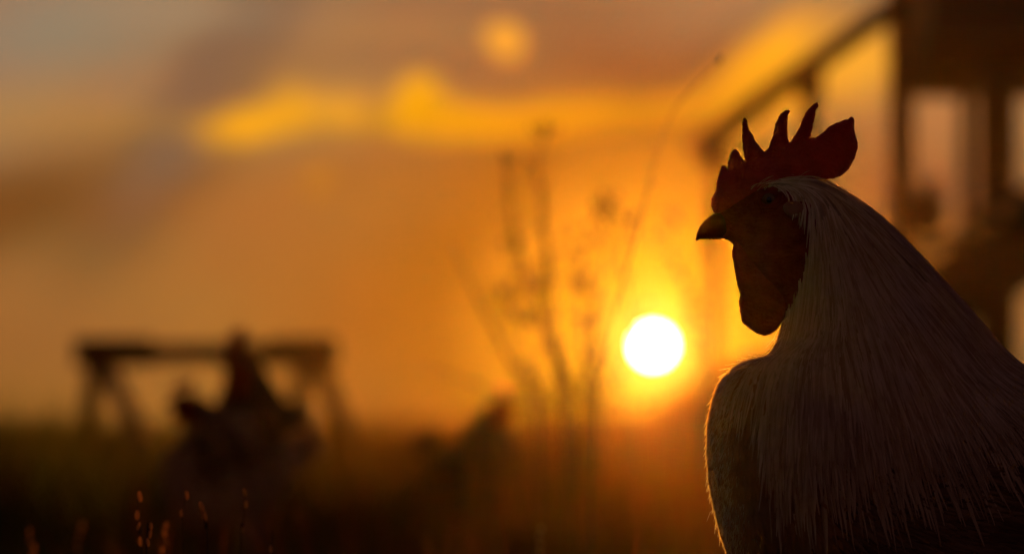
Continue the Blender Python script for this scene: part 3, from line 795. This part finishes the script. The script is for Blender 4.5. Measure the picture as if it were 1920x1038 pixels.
for i in range(9):
    x = 1000+i*16+random.uniform(-14, 14); d = random.uniform(5.6, 8.6); tx = x+random.uniform(-150, 120); ty = random.uniform(380, 640); side = 'left' if tx < x else 'right'
    weed(['first', 'second', 'third', 'fourth', 'fifth', 'sixth', 'seventh', 'eighth', 'ninth'][i]+' wispy dry stem from the left among the weeds, leaning '+side, d,
         [[(x, 806), (x+(tx-x)*.2+8, 730), (x+(tx-x)*.6, (ty+800)/2), (tx, ty)], [(x, 806), (x+(tx-x)*.3, 720), (x-(tx-x)*.2, ty+40)]], .0019, 10, .008, 4, name='wispy_weed', group='wispy stems among the tall weeds')
# seed stalks close to the plane of focus
def stalk(label, d, pts, seeds):
    base = P(*pts[0], d); t = thing('grass_stalk', label, 'grass stalk', (base.x, d, 0), group='seeding grass stalks in the foreground')
    m = MB(); q = [P(x, y, d)-Vector((base.x, d, 0)) for x, y in pts]; q = [Vector((q[0].x, 0, 0))]+q
    m.tube(catmull(q, 5), .0005, 5); m.build('stem', M['stem'], t, True)
    h = MB()
    for x, y, s, a in seeds:
        p = P(x, y, d)-Vector((base.x, d, 0)); h.ball(p, (.0015*s, .0013*s, .0035*s), Matrix.Rotation(math.radians(a), 3, 'Y'), 8, 6)
    h.build('seed_heads', M['seed'], t, True)
stalk('leftmost seeding grass stalk with bright orange grains', 3.28, [(268, 1060), (262, 1000), (258, 960), (263, 925)], [(263, 930, 1.1, -10), (258, 965, 1.1, 0), (261, 985, .8, 15), (264, 1014, 1, -5)])
stalk('low grass stalk with small orange grains right of the leftmost one', 3.18, [(276, 1060), (280, 1010), (284, 980)], [(284, 986, .8, 0), (282, 1000, .9, 8), (278, 1015, .9, -8)])
stalk('thin grass stalk with one grain below the white patch of the hen', 3.35, [(345, 1060), (342, 970), (351, 925)], [(351, 928, .9, -5), (341, 962, .8, 0)])
stalk('leaning grass stalk tipped with a long pale grain', 3.25, [(390, 1060), (386, 990), (378, 942)], [(379, 950, 1.2, -18), (384, 965, 1.1, -15)])
stalk('tall thin grass stalk with dull greenish grains', 3.4, [(452, 1060), (456, 990), (460, 918)], [(460, 922, .9, -15), (462, 945, .8, 0), (456, 992, .7, 0)])
stalk('short grass stalk with a dull grain nearest the frame bottom centre', 3.3, [(512, 1060), (510, 1040), (508, 1018)], [(509, 1028, .9, 0)])

for i, (x, y, d, nm) in enumerate([(60, 995, 4.3, 'blurred grass stalk nearest the lower left corner'), (150, 985, 4.7, 'blurred grass stalk left of the sharp seeding stalks'), (310, 985, 3.7, 'blurred grass stalk between the sharp seeding stalks'),
        (1010, 990, 4.6, 'blurred grass stalk below the tallest weed')]):
    stalk(nm, d, [(x+random.uniform(-10, 10), 1070), (x+random.uniform(-5, 5), 1010), (x, y)], [(x+random.uniform(-5, 5), y+k*15, random.uniform(.8, 1.2), random.uniform(-20, 20)) for k in range(4)])
# ------------------------------------------------------------------ far hedge
def hedge():
    mb = MB(); n = 5200; v, f = [], []
    for i in range(n):
        x = random.uniform(-12, 12); top = .12+.16*noise.noise(Vector((x*.8, 0, 0)))+.12*noise.noise(Vector((x*3, 5, 0)))
        p = Vector((x, 38.6+random.uniform(-.8, .8), .25+random.random()*top)); s = random.uniform(.03, .09)
        a = Vector((random.gauss(0, 1), random.gauss(0, 1), random.gauss(0, 1))).normalized(); b = a.cross(Vector((random.gauss(0, 1), random.gauss(0, 1), random.gauss(0, 1)))).normalized()
        k = len(v); v += [p-a*s, p+b*s*.6, p+a*s, p-b*s*.6]; f.append((k, k+1, k+2, k+3))
    tag(obj('far_undergrowth', v, f, M['hedge'], smooth=False), 'low dark undergrowth along the far edge of the field', 'undergrowth', kind='stuff')
hedge()

# ------------------------------------------------------------------ haze, added in place of lens veiling glare
def haze(dens=HAZE_D, g=HAZE_G):
    m = bpy.data.materials.new('glare_haze'); m.use_nodes = True; n = m.node_tree.nodes; n.clear()
    o = n.new('ShaderNodeOutputMaterial'); v = n.new('ShaderNodeVolumePrincipled')
    v.inputs['Color'].default_value = (.95, .64, .36, 1); v.inputs['Density'].default_value = dens; v.inputs['Anisotropy'].default_value = g
    m.node_tree.links.new(v.outputs[0], o.inputs['Volume'])
    b = MB(); b.box((0, 15.5, 2.1), (66, 53, 6.4)); tag(b.build('haze', m), kind='stuff')
haze()
